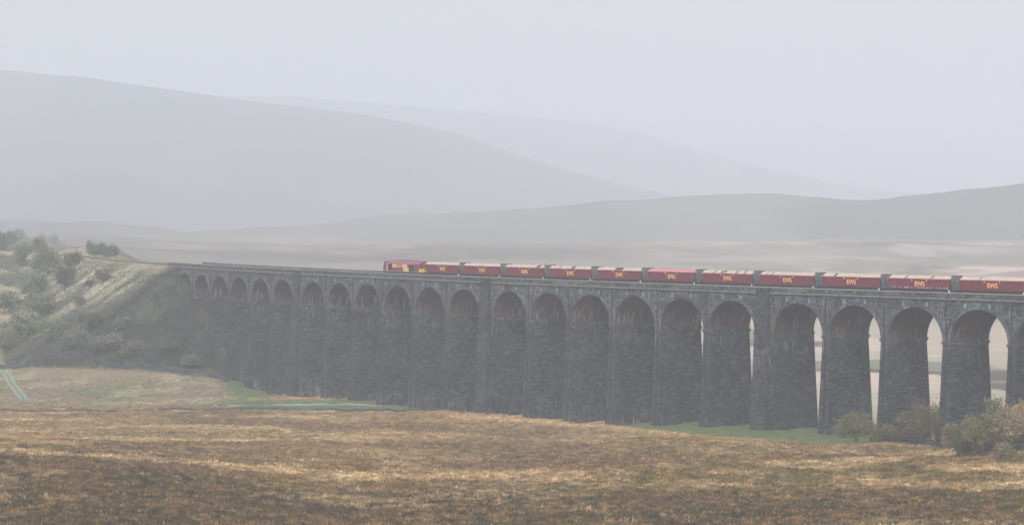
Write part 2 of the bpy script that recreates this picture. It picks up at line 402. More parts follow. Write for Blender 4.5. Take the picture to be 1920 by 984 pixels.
    bank_shade = np.clip(sm(9, 24, dist)*.85*sm(-75, -35, s)+sm(-14, 0, s)*1.2, 0, 1.17); bank = lerp(bank, lerp(c(.026, .032, .028), c(.065, .068, .048), sm(.45, .65, fbm(X/6, Y/6, 3, 15))), bank_shade*.85)  # towards the piers and the foot, shade is mixed into the dark scrub colour
    yw = poly([-400, 0, 200, 300, 372, 430, 500], [676, 686, 692, 698, 708, 722, 730], x)
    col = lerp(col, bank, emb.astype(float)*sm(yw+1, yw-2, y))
    hs_ = (1-emb)*sm(860, 900, Y)*sm(420, 250, x)*sm(1500, 1200, Y)
    col = lerp(col, lerp(c(.10, .11, .07), c(.40, .35, .24), sm(.47, .6, fbm(X/16+Y/40, Y/60, 4, 29))), hs_)
    # beyond the viaduct
    fr_ = sm(-6, -16, t)*sm(500, 560, Y)*(1-emb)*sm(560, 620, x)+sm(1300, 1600, Y); fr_ = np.clip(fr_, 0, 1)
    fm = fbm(X/60, Y/150, 4, 37)
    moor = lerp(c(.080, .060, .036), c(.22, .150, .098), sm(.42, .6, fm)); moor = moor*(.72+.56*fbm(X/22, Y/60, 4, 133))[:, None]; moor = lerp(moor, c(.46, .35, .29), sm(.44, .60, fbm(X/90, Y/200, 5, 57))*sm(1050, 1500, x)*sm(3000, 2500, Y)); moor = lerp(moor, c(.46, .38, .31), sm(1400, 1100, Y)*.8); moor = lerp(moor, c(.10, .085, .065), sm(.60, .68, fbm(X/45, Y/90, 4, 47)))
    moor = lerp(moor, c(.25, .275, .19), sm(.5, .60, fbm(X/120, Y/60, 3, 13))*sm(1300, 1000, Y)*.5)
    moor = lerp(moor, c(.19, .165, .12), sm(.45, .6, fbm(X/400, Y/400, 3, 3))*.6*sm(1500, 2000, Y))
    col = lerp(col, moor, fr_)
    return np.clip(col, .01, .9)
z, s, t, emb, dist = ground(GX, GY, True)
V = np.c_[GX.ravel(), GY.ravel(), z.ravel()]
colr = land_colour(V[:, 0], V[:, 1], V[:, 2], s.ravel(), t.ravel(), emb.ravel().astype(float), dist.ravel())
nr, nc = GX.shape; idx = np.arange(nr*nc).reshape(nr, nc)
Q = np.c_[idx[:-1, :-1].ravel(), idx[:-1, 1:].ravel(), idx[1:, 1:].ravel(), idx[1:, :-1].ravel()]
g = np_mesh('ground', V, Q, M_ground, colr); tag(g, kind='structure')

# grass: tussocks on the near moor
def tufts(name, N, D1, D2, x1, x2, hgt, wid, nb, seed, zone=None):
    r = np.random.default_rng(seed)
    D = D1*(D2/D1)**(r.random(N)**1.05); xi = x1+(x2-x1)*r.random(N); X = (xi-960)*D/F
    z, s, t, emb, dist = ground(X, D, True)
    y = HY+(CZ-z)*F/D; ok = ~(emb & (y < poly([-400, 0, 200, 300, 372, 430, 500], [676, 686, 692, 698, 708, 722, 730], xi)))
    fd = front_D(xi, 5.0); ok &= (D < fd-1.5)
    X, D, z, s, t, dist = (a[ok] for a in (X, D, z, s, t, dist)); n = len(X)
    cl = land_colour(X, D, z, s, t, np.zeros(n), dist)
    gr = (cl[:, 1] > cl[:, 0]*1.05)
    jit = np.exp(r.normal(0, .20, n)+(fbm(X/1.1, D/1.6, 2, 66)-.5)*2.3)[:, None]
    pale = (r.random(n) < .05)[:, None]
    cl = cl*jit*1.08; cl = np.where(pale & ~gr[:, None], cl*.35+np.array([[.36, .28, .16]])*.65, cl)
    h = hgt*np.exp(r.normal(0, .35, n))*np.where(gr, .25, 1)*(1-.35*sm(430, 560, D)); wd = wid*np.exp(r.normal(0, .3, n))
    Vs = []; Cs = []
    for b in range(nb):
        a = r.random(n)*math.pi*2; lean = r.random(n)*.8+.15; off = (r.random((n, 2))-.5)*wd[:, None]
        bx = X+off[:, 0]; by = D+off[:, 1]; ca, sa = np.cos(a), np.sin(a); hw = wd*.30
        p0 = np.c_[bx-ca*hw, by-sa*hw, z-.12]; p1 = np.c_[bx+ca*hw, by+sa*hw, z-.12]
        p2 = np.c_[bx+(r.random(n)-.5)*wd*1.6*lean, by+(r.random(n)-.5)*wd*1.6*lean, z+h*(.6+.6*r.random(n))]
        Vs.append(np.stack([p0, p1, p2], 1).reshape(-1, 3)); cc = cl*np.exp(r.normal(0, .12, n))[:, None]; Cs.append(np.repeat(cc, 3, 0))
    V = np.concatenate(Vs); Cc = np.clip(np.concatenate(Cs), .01, .8); Fq = np.arange(len(V)).reshape(-1, 3)
    o = np_mesh(name, V, Fq, M_tuft, Cc, smooth=False); tag(o, 'coarse russet and straw moor grass covering the foreground in tussocks', 'grass', kind='stuff')
    return o
tufts('moor_grass', 300000, 366, 800, -120, 2040, .27, .42, 3, 5)

def scrub(N, seed):
    r = np.random.default_rng(seed)
    D = r.uniform(700, 1250, N); xi = r.uniform(-160, 430, N); X = (xi-960)*D/F
    z, s, t, emb, dist = ground(X, D, True); y = HY+(CZ-z)*F/D
    ok = (y < 690)&((emb & (dist > 3)) | ((D > 870) & (xi < 330)))&~((s < 1)&(np.abs(t) < 5.5))
    X, D, z, s, t, dist, emb = (a[ok] for a in (X, D, z, s, t, dist, emb)); n = len(X)
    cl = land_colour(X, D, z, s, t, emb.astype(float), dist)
    pale = cl.mean(1) > .17
    clump = sm(.47, .60, fbm(X/7, D/7, 3, 14))
    h = np.where(pale, .35, .35+1.3*clump)*np.exp(r.normal(0, .3, n)); wd = np.where(pale, .8, .9+.8*clump)
    tone = np.array([[.105, .12, .075]])*(1-clump[:, None])+np.array([[.16, .18, .12]])*clump[:, None]
    cl = np.where(pale[:, None], cl, cl*.6+tone*.4*np.where((s > -12) | (dist > 20), .6, 1)[:, None])*np.exp(r.normal(0, .32, n))[:, None]  # scrub there carries the bank's painted shade too
    Vs = []; Cs = []
    for b in range(5):
        c = np.c_[X+(r.random(n)-.5)*wd, D+(r.random(n)-.5)*wd, z+h*r.random(n)*.9]
        a = r.normal(size=(n, 3)); a /= np.linalg.norm(a, axis=1)[:, None]; q = np.cross(a, r.normal(size=(n, 3))); q /= np.linalg.norm(q, axis=1)[:, None]
        sz = (.16+.22*r.random(n))[:, None]
        Vs.append(np.stack([c-a*sz, c+q*sz*.7, c+a*sz], 1).reshape(-1, 3)); Cs.append(np.repeat(cl*np.exp(r.normal(0, .15, (n, 1))), 3, 0))
    V = np.concatenate(Vs); o = np_mesh('scrub', V, np.arange(len(V)).reshape(-1, 3), M_tuft, np.clip(np.concatenate(Cs), .01, .7), smooth=False)
    tag(o, 'rough grass, heather and low scrub covering the railway bank at left', 'scrub', kind='stuff')
scrub(110000, 8)

# ------------------------------------------------------------------ hills (height fields far off)
def hill(name, sx, sy, Dc, Df, Db, col1, col2, seed, ntop=1.0, power=1.5, fs=1.15):
    Dc *= fs; Df *= fs; Db *= fs
    cx = np.linspace(-4200, 6200, 340); rows = np.r_[np.linspace(0, 1, 46), np.linspace(1.06, 1.9, 10)]
    crest = np.interp(cx, sx, sy)
    gx, r = np.meshgrid(cx, rows); cr = np.interp(gx, sx, sy)
    front = r <= 1
    D = np.where(front, Df+(Dc-Df)*r, Dc+(Db-Dc)*(r-1)/.9)
    X = (gx-960)*D/F
    zc = CZ-(cr-HY)*Dc/F
    z0 = -30
    prof = np.where(front, np.clip(r, 0, 1)**power*(1-.0*r), 1-((r-1)/.9)**2*1.0)
    z = z0+(zc-z0)*prof
    bump = (fbm(X/500, D/500, 5, seed)-.5)*np.sin(np.pi*np.clip(r, 0, 1))*.22*(zc-z0)
    z = z+np.where(front, bump, 0)+(fbm(X/60, D/60, 3, seed+3)-.5)*ntop*4
    V = np.c_[X.ravel(), D.ravel(), z.ravel()]; nr, nc = X.shape; i = np.arange(nr*nc).reshape(nr, nc)
    Q = np.c_[i[:-1, :-1].ravel(), i[:-1, 1:].ravel(), i[1:, 1:].ravel(), i[1:, :-1].ravel()]
    k = sm(.4, .62, fbm(V[:, 0]/260, V[:, 1]/420, 5, seed+9))[:, None]
    cl = np.array([col1])*(1-k)+np.array([col2])*k
    return tag(np_mesh(name, V, Q, M_hill, cl), kind='structure')
hill('hill', [-4200, -600, 0, 200, 290, 330, 500, 640, 900, 1100, 1250, 1450, 1560, 1640, 1700, 1780, 1920, 2100, 2600, 6200],
     [440, 420, 415, 416, 424, 436, 427, 413, 395, 381, 371, 367, 370, 372, 368, 359, 344, 330, 300, 320], 3000, 2060, 4000,
     (.035, .042, .028), (.11, .10, .07), 1, 2.5)
hill('hill', [-4200, -1200, 0, 150, 400, 700, 850, 950, 1100, 1300, 1600, 2400, 6200],
     [170, 110, 132, 144, 180, 218, 247, 284, 330, 375, 420, 460, 470], 5200, 3600, 6600,
     (.018, .032, .034), (.05, .06, .055), 2, 1.2, fs=1.1)
hill('hill', [-4200, -600, 400, 560, 800, 1000, 1160, 1300, 1450, 1600, 1750, 1900, 2400, 6200],
     [260, 200, 178, 182, 203, 220, 241, 278, 319, 350, 366, 372, 380, 360], 7000, 5200, 8600,
     (.035, .045, .045), (.06, .065, .06), 3, 1.2)

# ------------------------------------------------------------------ viaduct
W2 = 5.38; R = 6.86; RZ = 6.25; PT = .915
NA = 24
CR = [7.8+15.54*k+3.66*(k//6) for k in range(NA)]
CROWN = 2.95                                               # crown below the parapet's top
def zs(s): return float(ztop(s))-CROWN-RZ                  # springing
root = empty('stone_viaduct', P(190, 0, 0), label='long curving blackened stone railway viaduct of tall round arches crossing the moor', cat='viaduct')
inv = root.location.copy()
def rel(mb):
    mb.v = [(x-inv[0], y-inv[1], z-inv[2]) for x, y, z in mb.v]; return mb
def path_strip(mb, s0, s1, prof, step=3.0, close=True, vbase=None):
    """sweep a closed (t, dz-from-parapet-top) profile along the line"""
    n = max(1, int(round((s1-s0)/step))); ss = [s0+(s1-s0)*i/n for i in range(n+1)]
    for a, b in zip(ss[:-1], ss[1:]):
        m = len(prof)
        for i in range(m if close else m-1):
            (t0, z0), (t1, z1) = prof[i], prof[(i+1) % m]
            A = float(ztop(a)); B = float(ztop(b))
            mb.face([P(a, t0, A+z0), P(b, t0, B+z0), P(b, t1, B+z1), P(a, t1, A+z1)], [(a, z0+t0), (b, z0+t0), (b, z1+t1), (a, z1+t1)])
    for sE, rev in ((s0, False), (s1, True)):
        Z = float(ztop(sE)); pts = [P(sE, t, Z+z) for t, z in prof]
        mb.face(pts[::-1] if rev else pts)
SEND = CR[-1]+7.8
S0 = -3.0
# piers
bounds = [0.0]
for k in range(NA-1): bounds.append((CR[k]+CR[k+1])/2)
for k in range(NA-1):
    sc = (CR[k]+CR[k+1])/2; half = (CR[k+1]-CR[k]-2*R)/2; thick = half > 1.5
    mb = MB(); ztp = zs(sc)+.15
    def ring(z):
        d = ztp-z; a = half+d*.030; b = W2-.05+d*.040; return a, b
    zl = [ztp, ztp-8, ztp-16, ztp-24, ztp-34]
    prev = None
    for z in zl:
        a, b = ring(z); cr = [P(sc-a, b, z), P(sc+a, b, z), P(sc+a, -b, z), P(sc-a, -b, z)]
        if prev:
            za, pa, pb, pc = prev
            for i in range(4):
                j = (i+1) % 4
                u0, u1 = ((sc-a, sc+a), (sc*1.0+50, sc+50+2*b), (sc+a+90, sc-a+90), (sc+130, sc+130+2*b))[i]
                vz = lambda q: 24+(q-ztp)
                mb.face([cr[i], cr[j], pc[j], pc[i]], [(u0, vz(z)), (u1, vz(z)), (u1, vz(za)), (u0, vz(za))])
        prev = (z, a, b, cr)
    a, b = ring(ztp); mb.face([P(sc-a, b, ztp), P(sc+a, b, ztp), P(sc+a, -b, ztp), P(sc-a, -b, ztp)])
    pier = rel(mb).build('pier', M_pier, root)
    # impost band
    mb = MB(); a = half+.22; b = W2+.20
    def slab(mb, z0, z1, a, b): mb.hexa([P(sc-a, b, z0), P(sc+a, b, z0), P(sc+a, -b, z0), P(sc-a, -b, z0), P(sc-a, b, z1), P(sc+a, b, z1), P(sc+a, -b, z1), P(sc-a, -b, z1)])
    slab(mb, ztp-.42, ztp+.0, a, b); slab(mb, ztp-.62, ztp-.42, a-.1, b-.1)
    rel(mb).build('impost', M_ring, pier)
    if thick:
        for sg in (1, -1):
            mb = MB(); top = float(ztop(sc))-.16; zb = ztp-34; pw = 1.75
            c = []
            for z, ex in ((zb, 1.15+34*.034), (top, .55)):
                a_ = pw+(.9 if z == zb else 0); tf = sg*(W2+ex); tb = sg*(W2-.3)
                q = [P(sc-a_, tf, z), P(sc+a_, tf, z), P(sc+a_, tb, z), P(sc-a_, tb, z)]
                c += q if sg > 0 else [q[3], q[2], q[1], q[0]]
            mb.hexa(c); rel(mb).build('pilaster', M_pier, pier)
            mb = MB(); c = []
            for z in (top+.002, top+.17):
                a_ = pw+.15; tf = sg*(W2+.72); tb = sg*(W2-.75)
                q = [P(sc-a_, tf, z), P(sc+a_, tf, z), P(sc+a_, tb, z), P(sc-a_, tb, z)]; c += q if sg > 0 else [q[3], q[2], q[1], q[0]]
            mb.hexa(c); rel(mb).build('pilaster_cap', M_cope, pier)
    else:
        mb = MB(); r = .085
        def pp(z): return W2-.05+(ztp-z)*.040+.13 if z < ztp else W2+.13
        zz = [float(ztop(sc))-1.75, ztp+.05, ztp-.75, ztp-12, ztp-24, ztp-32]
        tt = [W2+.13, W2+.13, W2+.22, pp(zz[3]), pp(zz[4]), pp(zz[5])]
        mb.tube([P(sc, a_, b_) for a_, b_ in zip(tt, zz)], [r*1.3]*6, 6); rel(mb).build('drainpipe', M_drain, pier)
# spandrel walls with arch openings, barrels, voussoir rings
NS = 26
def intr(k, i, rx=R, rz=RZ, n=NS):
    th = math.pi*i/n; c = CR[k]; return c-rx*math.cos(th), zs(c)+rz*math.sin(th)
for sg in (1, -1):
    mb = MB(); tt = sg*W2
    zt = lambda s_: float(ztop(s_))-1.3
    def quad(a, za, b, zb, flip):
        pts = [P(a, tt, za), P(b, tt, zb), P(b, tt, zt(b)), P(a, tt, zt(a))]; uv = [(a, za), (b, zb), (b, zt(b)), (a, zt(a))]
        mb.face(pts if flip else pts[::-1], uv if flip else uv[::-1])
    for k in range(NA):
        for i in range(NS):
            a, za = intr(k, i); b, zb = intr(k, i+1); quad(a, za, b, zb, sg > 0)
        a = CR[k]+R; b = CR[k+1]-R if k < NA-1 else SEND
        if k < NA-1: quad(a, zs(CR[k]), b, zs(CR[k+1]), sg > 0)
    quad(-3, zs(0), CR[0]-R, zs(CR[0]), sg > 0); quad(CR[-1]+R, zs(CR[-1]), SEND+3, zs(SEND), sg > 0)
    rel(mb).build('spandrel_wall', M_front, root)
for k in range(NA):
    mb = MB()
    for i in range(NS):
        a, za = intr(k, i); b, zb = intr(k, i+1); c = zs(CR[k])
        L0 = math.pi*6.5*i/NS; L1 = math.pi*6.5*(i+1)/NS
        for q in range(3):
            t0 = W2-2*W2*q/3; t1 = W2-2*W2*(q+1)/3; u = k*37
            mb.face([P(a, t0, za), P(a, t1, za), P(b, t1, zb), P(b, t0, zb)], [(u-t0, za-c), (u-t1, za-c), (u-t1, zb-c), (u-t0, zb-c)])
    br = rel(mb).build('arch_barrel', M_barrel, root, smooth=False)
    for sg in (1, -1):
        mb = MB()
        for i in range(NS):
            a, za = intr(k, i, R+.003, RZ+.003); b, zb = intr(k, i+1, R+.003, RZ+.003)
            a2, za2 = intr(k, i, R+.72, RZ+.72); b2, zb2 = intr(k, i+1, R+.72, RZ+.72)
            if k < NA-1 or True:
                a2 = min(max(a2, CR[k]-7.76), CR[k]+7.76); b2 = min(max(b2, CR[k]-7.76), CR[k]+7.76)
            t0, t1 = sg*(W2-.02), sg*(W2+.06)
            g = (0 if i % 2 else .012)*sg
            q = [P(a, t1+g, za), P(b, t1+g, zb), P(b2, t1+g, zb2), P(a2, t1+g, za2)]
            r_ = [P(a, t0, za), P(b, t0, zb), P(b2, t0, zb2), P(a2, t0, za2)]
            o = 1 if sg > 0 else -1
            uv = [(a, 0), (b, 0), (b2, .72), (a2, .72)]
            mb.face(q[::o], uv[::o])
            for e0, e1 in ((0, 1), (1, 2), (2, 3), (3, 0)): mb.face([q[e0], r_[e0], r_[e1], q[e1]])
        rel(mb).build('arch_ring', M_ring, br)
# abutments
for s0, s1 in ((-9, CR[0]-R+.0), (CR[-1]+R, SEND+8)):
    mb = MB(); zt_, zb_ = float(ztop((s0+s1)/2))-1.31, -1.0
    c = [P(s0, W2-.01, zb_), P(s1, W2-.01, zb_), P(s1, -W2+.01, zb_), P(s0, -W2+.01, zb_)]
    mb.hexa(c+[(x, y, zt_) for x, y, _ in c]); rel(mb).build('abutment', M_pier, root)
# string course, parapets, coping
for sg in (1, -1):
    f = lambda pr: [(sg*a, b) for a, b in (pr if sg > 0 else pr[::-1])]
    mb = MB(); path_strip(mb, -9, SEND+9, f([(W2-.3, -1.38), (W2+.22, -1.38), (W2+.30, -1.22), (W2+.02, -1.08), (W2-.3, -1.08)])); rel(mb).build('string_course', M_string, root)
    mb = MB(); path_strip(mb, -9, SEND+9, f([(W2-.55, -1.30), (W2, -1.30), (W2, -.15), (W2-.55, -.15)])); par = rel(mb).build('parapet', M_front, root)
    mb = MB(); path_strip(mb, -9, SEND+9, f([(W2-.63, -.149), (W2+.08, -.149), (W2+.08, -.02), (W2-.02, .03), (W2-.55, .03), (W2-.63, -.02)])); rel(mb).build('coping', M_cope, par)
mb = MB(); path_strip(mb, -9, SEND+9, [(-W2+.5, -1.5), (W2-.5, -1.5), (W2-.5, -1.15), (-W2+.5, -1.15)]); rel(mb).build('deck', M_ballast, root)
# teal-green mineral stains over the crowns and pale lime runs
def blob(mb, s_, z_, rs, rz_, t=W2+.012, seed=0):
    r = random.Random(seed); pts = []
    for i in range(14):
        a = 2*math.pi*i/14; k = .6+.55*r.random(); pts.append((s_+rs*k*math.cos(a), z_+rz_*k*math.sin(a)))
    mb.face([P(a, t, b) for a, b in pts]); 
    for i in range(14):
        a, b = pts[i], pts[(i+1) % 14]; mb.face([P(a[0], t, a[1]), P(a[0], t-.03, a[1]), P(b[0], t-.03, b[1]), P(b[0], t, b[1])])
for k in range(6, NA):
    r = random.Random(k*3+1)
    offs = [(-2.9, 0), (2.9, .0)] if k not in (21, 8) else [(-3.2, 0), (-.2, .1), (2.7, .05)]
    if k in (9,): offs = [(-6.0, 0)]
    for q, (o_, dz) in enumerate(offs):
        mb = MB(); blob(mb, CR[k]+o_+r.uniform(-.3, .3), float(ztop(CR[k]))-2.25+dz-abs(o_)*.04, .42, .58, seed=k*7+q); rel(mb).build('green_stain', M_green, root)
def lime_run(s_, z1, z0, wd, seed, tf):
    r = random.Random(seed); mb = MB(); n = 34; prev = None
    for i in range(n+1):
        z_ = z1+(z0-z1)*i/n; w_ = wd*(.25+r.random())*math.sin(math.pi*min(.96, max(.06, i/n)))**.4; c_ = s_+.12*math.sin(i*.7+seed)+r.uniform(-.08, .08)
        cur = (c_-w_, c_+w_, z_)
        if prev:
            mb.face([P(prev[0], tf(prev[2]), prev[2]), P(cur[0], tf(cur[2]), cur[2]), P(cur[1], tf(cur[2]), cur[2]), P(prev[1], tf(prev[2]), prev[2])])
        prev = cur
    rel(mb).build('lime_run', M_lime, root)
sc = (CR[11]+CR[12])/2; zt12 = zs(sc)+.15
lime_run(sc-2.35, zt12-3.5, zt12-17, .3, 3, lambda z_: W2-.05+(zt12-z_)*.040+.02)

# ------------------------------------------------------------------ railway track on the deck
def track(tc, name, lab):
    o = empty(name, P(190, tc, float(ztop(190))-1.15), label=lab, cat='railway track', group=None); L = o.location
    def rl(mb): mb.v = [(x-L[0], y-L[1], z-L[2]) for x, y, z in mb.v]; return mb
    for off in (-.75, .75):
        mb = MB(); path_strip(mb, -260, SEND+20, [(tc+off-.04, -.98), (tc+off+.04, -.98), (tc+off+.04, -.80), (tc+off-.04, -.80)], 6); rl(mb).build('rail', M_rail, o)
    mb = MB()
    for i in range(int((SEND+280)/1.3)):
        s_ = -260+i*1.3; Z = float(ztop(s_)); c = [P(s_-.13, tc+1.25, Z-1.13), P(s_+.13, tc+1.25, Z-1.13), P(s_+.13, tc-1.25, Z-1.13), P(s_-.13, tc-1.25, Z-1.13)]
        mb.hexa(c+[(x, y, z_+.15) for x, y, z_ in c])
    sl_ = rl(mb).build('sleeper', M_endgrey, o); sl_['kind'] = 'stuff'
track(1.75, 'railway_track', 'steel rails on the viaduct deck under the red freight train')
RAILZ = -.80

# ------------------------------------------------------------------ train
def text_mesh(body, size, name, mat, parent, loc, bold=.02):
    cu = bpy.data.curves.new(name, 'FONT'); cu.body = body; cu.size = size; cu.extrude = .01; cu.offset = bold; cu.align_x = 'CENTER'; cu.align_y = 'CENTER'
    tmp = bpy.data.objects.new('tmp', cu); C.objects.link(tmp)
    dg = bpy.context.evaluated_depsgraph_get(); me = bpy.data.meshes.new_from_object(tmp.evaluated_get(dg)); bpy.data.objects.remove(tmp)
    me.name = name; me.materials.clear(); me.materials.append(mat)
    o = bpy.data.objects.new(name, me); C.objects.link(o); o.parent = parent; o.location = loc; o.rotation_euler = (math.pi/2, 0, 0)
    return o
def bogie(parent, cx, wb, wr, side=1.05):
    mb = MB()
    for y in (-side, side):
        mb.prism([(cx-wb/2-.55, wr-.05), (cx+wb/2+.55, wr-.05), (cx+wb/2+.45, wr+.28), (cx+.35, wr+.38), (cx-.35, wr+.38), (cx-wb/2-.45, wr+.28)], y-.07, y+.07)
        for dx in (-wb/2, wb/2): mb.box((cx+dx-.16, y-.12, wr-.2), (cx+dx+.16, y+.12, wr+.14))
    mb.box((cx-.3, -side, wr), (cx+.3, side, wr+.25))
    b = mb.build('bogie', M_dark, parent, bevel=.015)
    for dx in (-wb/2, wb/2):
        mb = MB()
        for y in (-.78, .78): mb.cyl((cx+dx, y, wr), wr, .13, 'y', 20)
        mb.cyl((cx+dx, 0, wr), .09, 1.5, 'y', 8); mb.build('wheelset', M_wheel, b)
# local frame: +x = along the line towards the near end (right), -y = towards the viewer, z = 0 at rail top
def wagon():
    o = empty('hopper_wagon', (0, 0, 0))
    L = 17.3; h = L/2; bw, tw = 1.18, 1.42
    zb, zr, zc = 1.28, 3.10, 3.50
    for sg in (-1, 1):                                     # side walls
        mb = MB(); x0, x1 = -h+.75, h-.75
        A = [(x0+.35, sg*bw, zb), (x1-.35, sg*bw, zb), (x1, sg*tw, zr), (x0, sg*tw, zr)]
        Bk = [(x, y-sg*.10, z_) for x, y, z_ in A]
        c = (A[0], A[1], Bk[1], Bk[0], A[3], A[2], Bk[2], Bk[3])
        mb.hexa(c if sg < 0 else (A[1], A[0], Bk[0], Bk[1], A[2], A[3], Bk[3], Bk[2]))
        sp = mb.build('side_panel', M_maroon, o, bevel=.02)
        mb = MB(); n_ = 14                                  # ribs, same paint
        for i in range(n_+1):
            x = x0+.5+(x1-x0-1)*i/n_
            mb.hexa([(x-.03, sg*(bw+.004), zb+.1), (x+.03, sg*(bw+.004), zb+.1), (x+.03, sg*(bw+.03), zb+.1), (x-.03, sg*(bw+.03), zb+.1),
                     (x-.03, sg*(tw+.004), zr-.15), (x+.03, sg*(tw+.004), zr-.15), (x+.03, sg*(tw+.03), zr-.15), (x-.03, sg*(tw+.03), zr-.15)])
        mb.build('panel_ribs', M_maroon, sp)
        mb = MB(); mb.box((x0-.02, sg*tw-.09, zr+.002), (x1+.02, sg*tw+.09, zr+.14)); mb.build('top_rail', M_pinkrim, sp, bevel=.015)
    # sloping dusty top canopy panels, in sections
    secs = 'SECTIONS'
    mb = MB(); mb.box((-h+.2, -.6, .72), (h-.2, .6, zb-.02)); mb.box((-h+.2, -1.16, .95), (h-.2, -.95, 1.24)); mb.box((-h+.2, .95, .95), (h-.2, 1.16, 1.24))
    for x in (-3.2, 0, 3.2): mb.hexa([(x-.35, -.45, .35), (x+.35, -.45, .35), (x+.35, .45, .35), (x-.35, .45, .35), (x-1.1, -.9, .8), (x+1.1, -.9, .8), (x+1.1, .9, .8), (x-1.1, .9, .8)])
    for x in (-4.9, 4.9): mb.cyl((x, -.75, .62), .17, .9, 'x', 10)
    uf = mb.build('underframe', M_dark, o)
    for sg in (-1, 1):                                     # end bulkheads, wide at the top and narrow below
        mb = MB(); x = sg*(h-.70); eh = 3.76 if sg > 0 else 3.26
        fp = [(x-.08*0, -bw*.62, .95), (x, bw*.62, .95), (x+sg*.30, tw-.02, 2.5), (x+sg*.38, tw, eh), (x+sg*.38, -tw, eh), (x+sg*.30, -tw+.02, 2.5)]; 
        bp = [(a-sg*.14, b, c_) for a, b, c_ in fp]
        if sg > 0: mb.face(fp); mb.face(bp[::-1])
        else: mb.face(fp[::-1]); mb.face(bp)
        for i in range(6):
            j = (i+1) % 6; q = [fp[i], bp[i], bp[j], fp[j]]; mb.face(q if sg > 0 else q[::-1])
        eb = mb.build('end_bulkhead', M_endgrey, o)
        mb = MB(); mb.box((min(x+sg*.22, x+sg*.42), -tw-.03, eh+.002), (max(x+sg*.22, x+sg*.42), tw+.03, eh+.10)); mb.build('end_cap', M_dark, eb, bevel=.01)
        mb = MB()
        for y in (-.95, -.55): mb.box((x+sg*.52-.02, y-.025, 1.0), (x+sg*.52+.02, y+.025, eh-.05))
        for i in range(8 if sg > 0 else 6): mb.box((x+sg*.52-.018, -.95, 1.15+i*.31), (x+sg*.52+.018, -.55, 1.18+i*.31))
        mb.build('ladder', M_endgrey, eb)
        mb = MB()
        for y in (-.87, .87): mb.cyl((sg*(h+.16), y, 1.02), .09, .42, 'x', 10); mb.cyl((sg*(h+.37), y, 1.02), .22, .05, 'x', 14)
        mb.box((min(sg*(h-.7), sg*(h+.02)), -1.15, .86), (max(sg*(h-.7), sg*(h+.02)), 1.15, 1.1)); mb.build('buffer_beam', M_dark, o)
    mb = MB(); mb.cyl((h-1.2, -1.27, .98), .20, .06, 'y', 14); mb.cyl((h-1.2, -1.2, .98), .03, .2, 'y', 8)
    mb.build('brake_wheel', M_white, o)
    for x in (-1.75, 1.95):
        mb = MB(); mb.box((x-.1, -1.475, 2.76), (x+.1, -1.385, 2.99)); mb.build('lifting_lug', M_white, o)
    tx = text_mesh('EWS', 1.25, 'company_lettering', M_gold, o, (.15, -1.352, 2.18), .018); tx.rotation_euler = (math.radians(90+7.5), 0, 0)
    for cx in (-h+2.2, h-2.2): bogie(o, cx, 1.9, .46)
    return o
def canopy(o, gaps, pale):
    """the dusty sloping top panels of one wagon; gaps = pieces (0..1) where they stand open or are stained dark"""
    L = 17.3; h = L/2; tw = 1.42; x0, x1 = -h+.95, h-.95
    cuts = [0]
    for a, b in gaps: cuts += [a, b]
    cuts.append(1)
    for sg in (-1, 1):
        for i in range(0, len(cuts), 2):
            a = x0+(x1-x0)*cuts[i]+.03; b = x0+(x1-x0)*cuts[i+1]-.03; mb = MB()
            A = [(a, sg*tw, 3.242), (b, sg*tw, 3.242), (b+.45, sg*.95, 3.76), (a+.45, sg*.95, 3.76)]; Bk = [(x, y-sg*.03, z_-.05) for x, y, z_ in A]
            if A[2][0] > x1+.3: A[2] = (x1+.3, A[2][1], A[2][2]); Bk[2] = (x1+.3, Bk[2][1], Bk[2][2])
            mb.hexa((Bk[0], Bk[1], Bk[2], Bk[3], A[0], A[1], A[2], A[3]) if sg < 0 else (Bk[1], Bk[0], Bk[3], Bk[2], A[1], A[0], A[3], A[2]))
            mb.build('top_panel', M_cream if pale else M_pinkrim, o)
    # load of stone/coal seen in the gaps
    mb = MB(); mb.box((x0, -1.28, 2.7), (x1, 1.28, 3.0)); mb.build('load', M_dark, o)
def place(o, s_, t_=1.75):
    a = TH0+K0*s_; x, y, z_ = P(s_, t_, float(ztop(s_))+RAILZ)
    o.location = (x, y, z_); o.rotation_euler = (0, GR, a-math.pi/2)
def copy_tree(o, parent=None, skip=()):
    c = o.copy(); C.objects.link(c); c.parent = parent
    for ch in list(o.children):
        if ch.name.split('.')[0] not in skip: copy_tree(ch, c)
    return c

